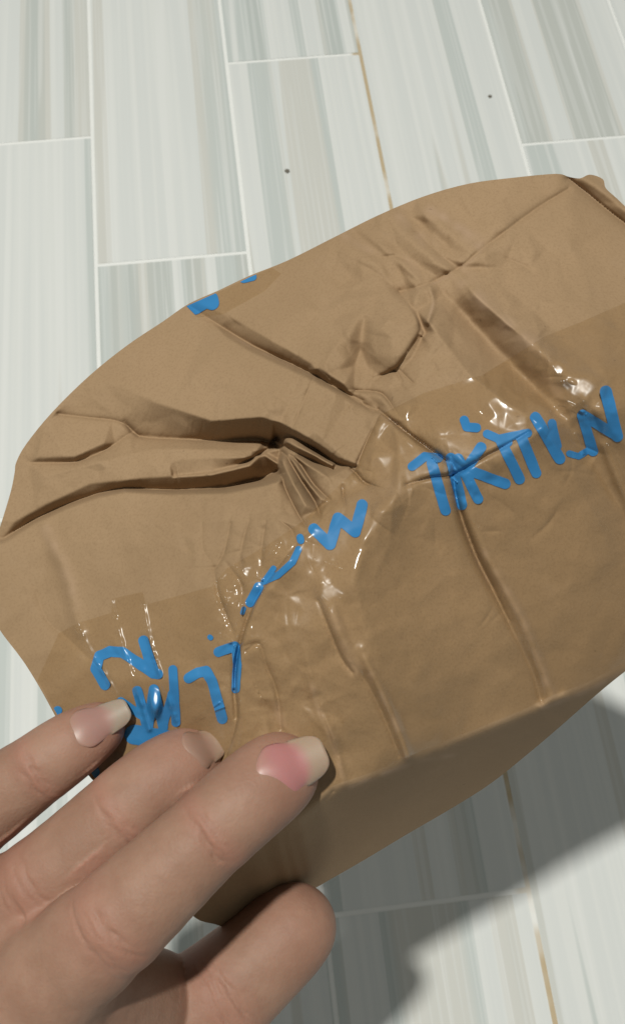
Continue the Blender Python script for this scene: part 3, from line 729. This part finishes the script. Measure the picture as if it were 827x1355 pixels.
# close the volume at its border
for ax in range(3):
    for e in (0, -1):
        sl = [slice(None)] * 3; sl[ax] = e; S[tuple(sl)] = np.maximum(S[tuple(sl)], .3)
hv, hf = surface_nets(S); del S
hv = LO3 + hv * VOX
def relax(v, f, it):             # umbrella smoothing over quad edges
    E_ = np.concatenate([f[:, [0, 1]], f[:, [1, 2]], f[:, [2, 3]], f[:, [3, 0]]]); n = np.bincount(E_[:, 0], minlength=len(v)) + np.bincount(E_[:, 1], minlength=len(v))
    for lam in [.5] * it:
        s = np.zeros_like(v)
        for c in range(3): s[:, c] = np.bincount(E_[:, 0], v[E_[:, 1], c], len(v)) + np.bincount(E_[:, 1], v[E_[:, 0], c], len(v))
        v = v + lam * (s / np.maximum(n, 1)[:, None] - v)
    return v
hv = relax(hv, hf, 2)
tri = np.concatenate([hf[:, :3], hf[:, [0, 2, 3]]])
hn = vnormals(hv, tri)
if ((hn * (hv - hv.mean(0))).sum()) < 0: hn = -hn
# knuckle creases and flush
flush = np.zeros(len(hv)); disp = np.zeros(len(hv))
def knuckle(a, c, b, span, amp, n):
    ax = (b - a)[:3] / np.linalg.norm((b - a)[:3]); d = hv - c[:3]; s = d @ ax; rad = np.linalg.norm(d - s[:, None] * ax, axis=1)
    sel = (rad < c[3] * 1.35) & (np.abs(s) < span * 3); top = np.clip(-hn[:, 2] * 1.5, 0, 1) * sel
    side = (d @ np.cross(ax, [0, 0, 1.])) / c[3]
    for k in range(n):
        s0 = rng.uniform(-1, 1) * span; b0 = rng.uniform(-.4, .4); wd = rng.uniform(.35, .8); ph = rng.uniform(0, 6)
        wave = s0 + (.10 * s0 + rng.uniform(-.2, .2)) * side * 2 + .35 * np.sin(side * 5 + ph) + .2 * np.sin(side * 13 + ph * 2)
        disp[:] -= top * amp * rng.uniform(.4, 1) * np.exp(-((s - wave) / rng.uniform(.38, .6)) ** 2) * np.exp(-((side - b0) / wd) ** 4)
    disp[:] += amp * 1.4 * np.exp(-(s / (span * 1.1)) ** 2) * top
    flush[:] = np.maximum(flush, .55 * np.exp(-(s / (span * 1.5)) ** 2) * sel)
for nm in ('index', 'middle', 'ring'):
    q = FING[nm]; knuckle(q[0], q[1], q[2], 4.6, .42, 11); knuckle(q[1], q[2], q[3], 2.2, .34, 6)
q = FING['thumb']; knuckle(q[1], q[2], q[3], 4.5, .45, 10)
for nm in FING:
    t_ = FING[nm][-1]; flush[:] = np.maximum(flush, .8 * np.exp(-(np.linalg.norm(hv - t_[:3], axis=1) / 11) ** 2))
hv = hv + hn * disp[:, None]
hand_o = W(J(-60, 1400, 230, 1)[:3] / 1000)
SKIN = mat_skin()
hw = W(hv / 1000.)
_n = np.cross(hw[tri[:, 1]] - hw[tri[:, 0]], hw[tri[:, 2]] - hw[tri[:, 0]])
if (_n * (hw[tri].mean(1) - hw.mean(0))).sum() < 0: hf = hf[:, ::-1]
hand = mesh_obj('hand', hw, hf, SKIN)
fattr(hand.data, 'flush', flush)
tag(hand, 'left hand with long nails gripping the corner of the crushed parcel', 'hand')

from mathutils.bvhtree import BVHTree
HBVH = BVHTree.FromPolygons(hw.tolist(), [list(map(int, q)) for q in hf])
def nail(p0, p1, r0, r1, tilt, span, mat, bow=.0, free=.3):
    """plate bent round the finger axis p0 -> p1 (mm), half-angle span, tilt turns it about the axis"""
    a = p1 - p0; L = np.linalg.norm(a); a /= L
    n = np.array([0, 0, -1.]); n -= a * (n @ a); n /= np.linalg.norm(n); s = np.cross(a, n)
    n, s = n * math.cos(tilt) + s * math.sin(tilt), s * math.cos(tilt) - n * math.sin(tilt)
    NU, NV = 21, 31; vs, al, ac = [], [], []
    def hit(v, ph):
        d = math.cos(ph) * n + math.sin(ph) * s; c = p0 + a * L * v
        q = HBVH.ray_cast(Vector(W((c + d * 25) / 1000)), Vector(-d @ M3.T))[0]
        return np.linalg.norm(((np.array(q) - CAM) @ M3) * 1000 - c) if q is not None else r0
    cols = np.zeros((NV, NU)); VB = .62
    for j in range(NV):
        for i in range(NU):
            v = j / (NV - 1); u = i / (NU - 1) * 2 - 1
            cols[j, i] = hit(min(v, VB), u * span)
    md = np.median(cols[:, NU // 2 - 4:NU // 2 + 5], 1); md = np.minimum(md, np.median(md) + .6); cols = np.clip(cols, md[:, None] - 1.0, md[:, None] + .5)
    nb = int(VB * (NV - 1)); sl = (cols[nb] - cols[nb // 2]) / (nb - nb // 2); sl = np.clip(sl.mean() * .6 + sl * 0, -.06, .06)
    for j in range(nb + 1, NV): cols[j] = cols[nb] + sl * (j - nb)
    for _ in range(6):
        q = np.pad(cols, 1, mode='edge'); cols = (q[1:-1, 1:-1] * 2 + q[:-2, 1:-1] + q[2:, 1:-1] + q[1:-1, :-2] + q[1:-1, 2:]) / 6
    for layer in (0, 1):
        for j in range(NV):
            for i in range(NU):
                u = i / (NU - 1) * 2 - 1; v = j / (NV - 1)
                wv = 1 - .30 * max(0, 1 - v / .30) ** 2 - .04 * max(0, (v - .7) / .3) ** 2
                end = v * L - L * .20 * u ** 4 * max(0, (v - .45) / .55) + L * .16 * u * u * max(0, 1 - v / .45)
                ph = u * span * wv
                R = cols[j, i] + r0 + (.10 if layer == 0 else -.5) - .55 * max(0, 1 - v / .14) ** 2 - .25 * max(0, (abs(u) - .75) / .25) ** 2 * (v < .7)
                R -= bow * max(0, v - .6) ** 2 * L
                vs.append(p0 + a * end + R * (math.cos(ph) * n + math.sin(ph) * s)); al.append(v); ac.append(u)
    fs = []; N = NU * NV; g = lambda l, j, i: l * N + j * NU + i
    for j in range(NV - 1):
        for i in range(NU - 1):
            fs.append((g(0, j, i), g(0, j, i + 1), g(0, j + 1, i + 1), g(0, j + 1, i))); fs.append((g(1, j, i), g(1, j + 1, i), g(1, j + 1, i + 1), g(1, j, i + 1)))
    for j in range(NV - 1):
        for i in (0, NU - 1): fs.append((g(0, j, i), g(0, j + 1, i), g(1, j + 1, i), g(1, j, i)))
    for i in range(NU - 1):
        for j in (0, NV - 1): fs.append((g(0, j, i), g(1, j, i), g(1, j, i + 1), g(0, j, i + 1)))
    o = mesh_obj('nail', W(np.array(vs) / 1000), fs, mat, hand)
    bm = bmesh.new(); bm.from_mesh(o.data); bmesh.ops.recalc_face_normals(bm, faces=bm.faces); bm.to_mesh(o.data); bm.free()
    fattr(o.data, 'along', al); fattr(o.data, 'across', ac); return o
NB = mat_nail('nail_pink', (.40, .17, .165), (.35, .255, .185)); NR = mat_nail('nail_pale', (.34, .19, .16), (.33, .265, .205))
NM = mat_nail('nail_tan', (.26, .155, .112), (.30, .20, .14))
nail(P(334, 1032, 210.), P(425, 990, 213.2), .27, 0, .16, .72, NB, .03)
nail(P(240, 1012, 223), P(290, 986, 227.), .10, 0, .40, .62, NM, .03)
nail(P(98, 987, 225.), P(176, 945, 229.), .12, 0, .42, .62, NR, .01)

# ------------------------------------------------------------------ two specks of dirt on the tiles
t = NT('dark_grit'); p = t.n('ShaderNodeBsdfPrincipled', i_Roughness=.9); p.inputs['Base Color'].default_value = (.16, .145, .12, 1); t.l(p.outputs[0], t.out.inputs[0])
for (px, py, r, lab) in ((380, 227, .0026, 'dark speck of grit on the white tile above the parcel edge'), (648, 128, .0021, 'smaller dark speck of grit on the pale tile at upper right')):
    bm = bmesh.new(); bmesh.ops.create_icosphere(bm, subdivisions=2, radius=r)
    for v in bm.verts: v.co *= 1 + rng.uniform(-.25, .25); v.co.z *= .4
    c = floor_at(px, py); me = bpy.data.meshes.new('grit_speck'); bm.to_mesh(me); bm.free(); me.materials.append(t.mat)
    o = bpy.data.objects.new('grit_speck', me); o.location = (c[0], c[1], r * .3); COL.objects.link(o); tag(o, lab, 'speck')
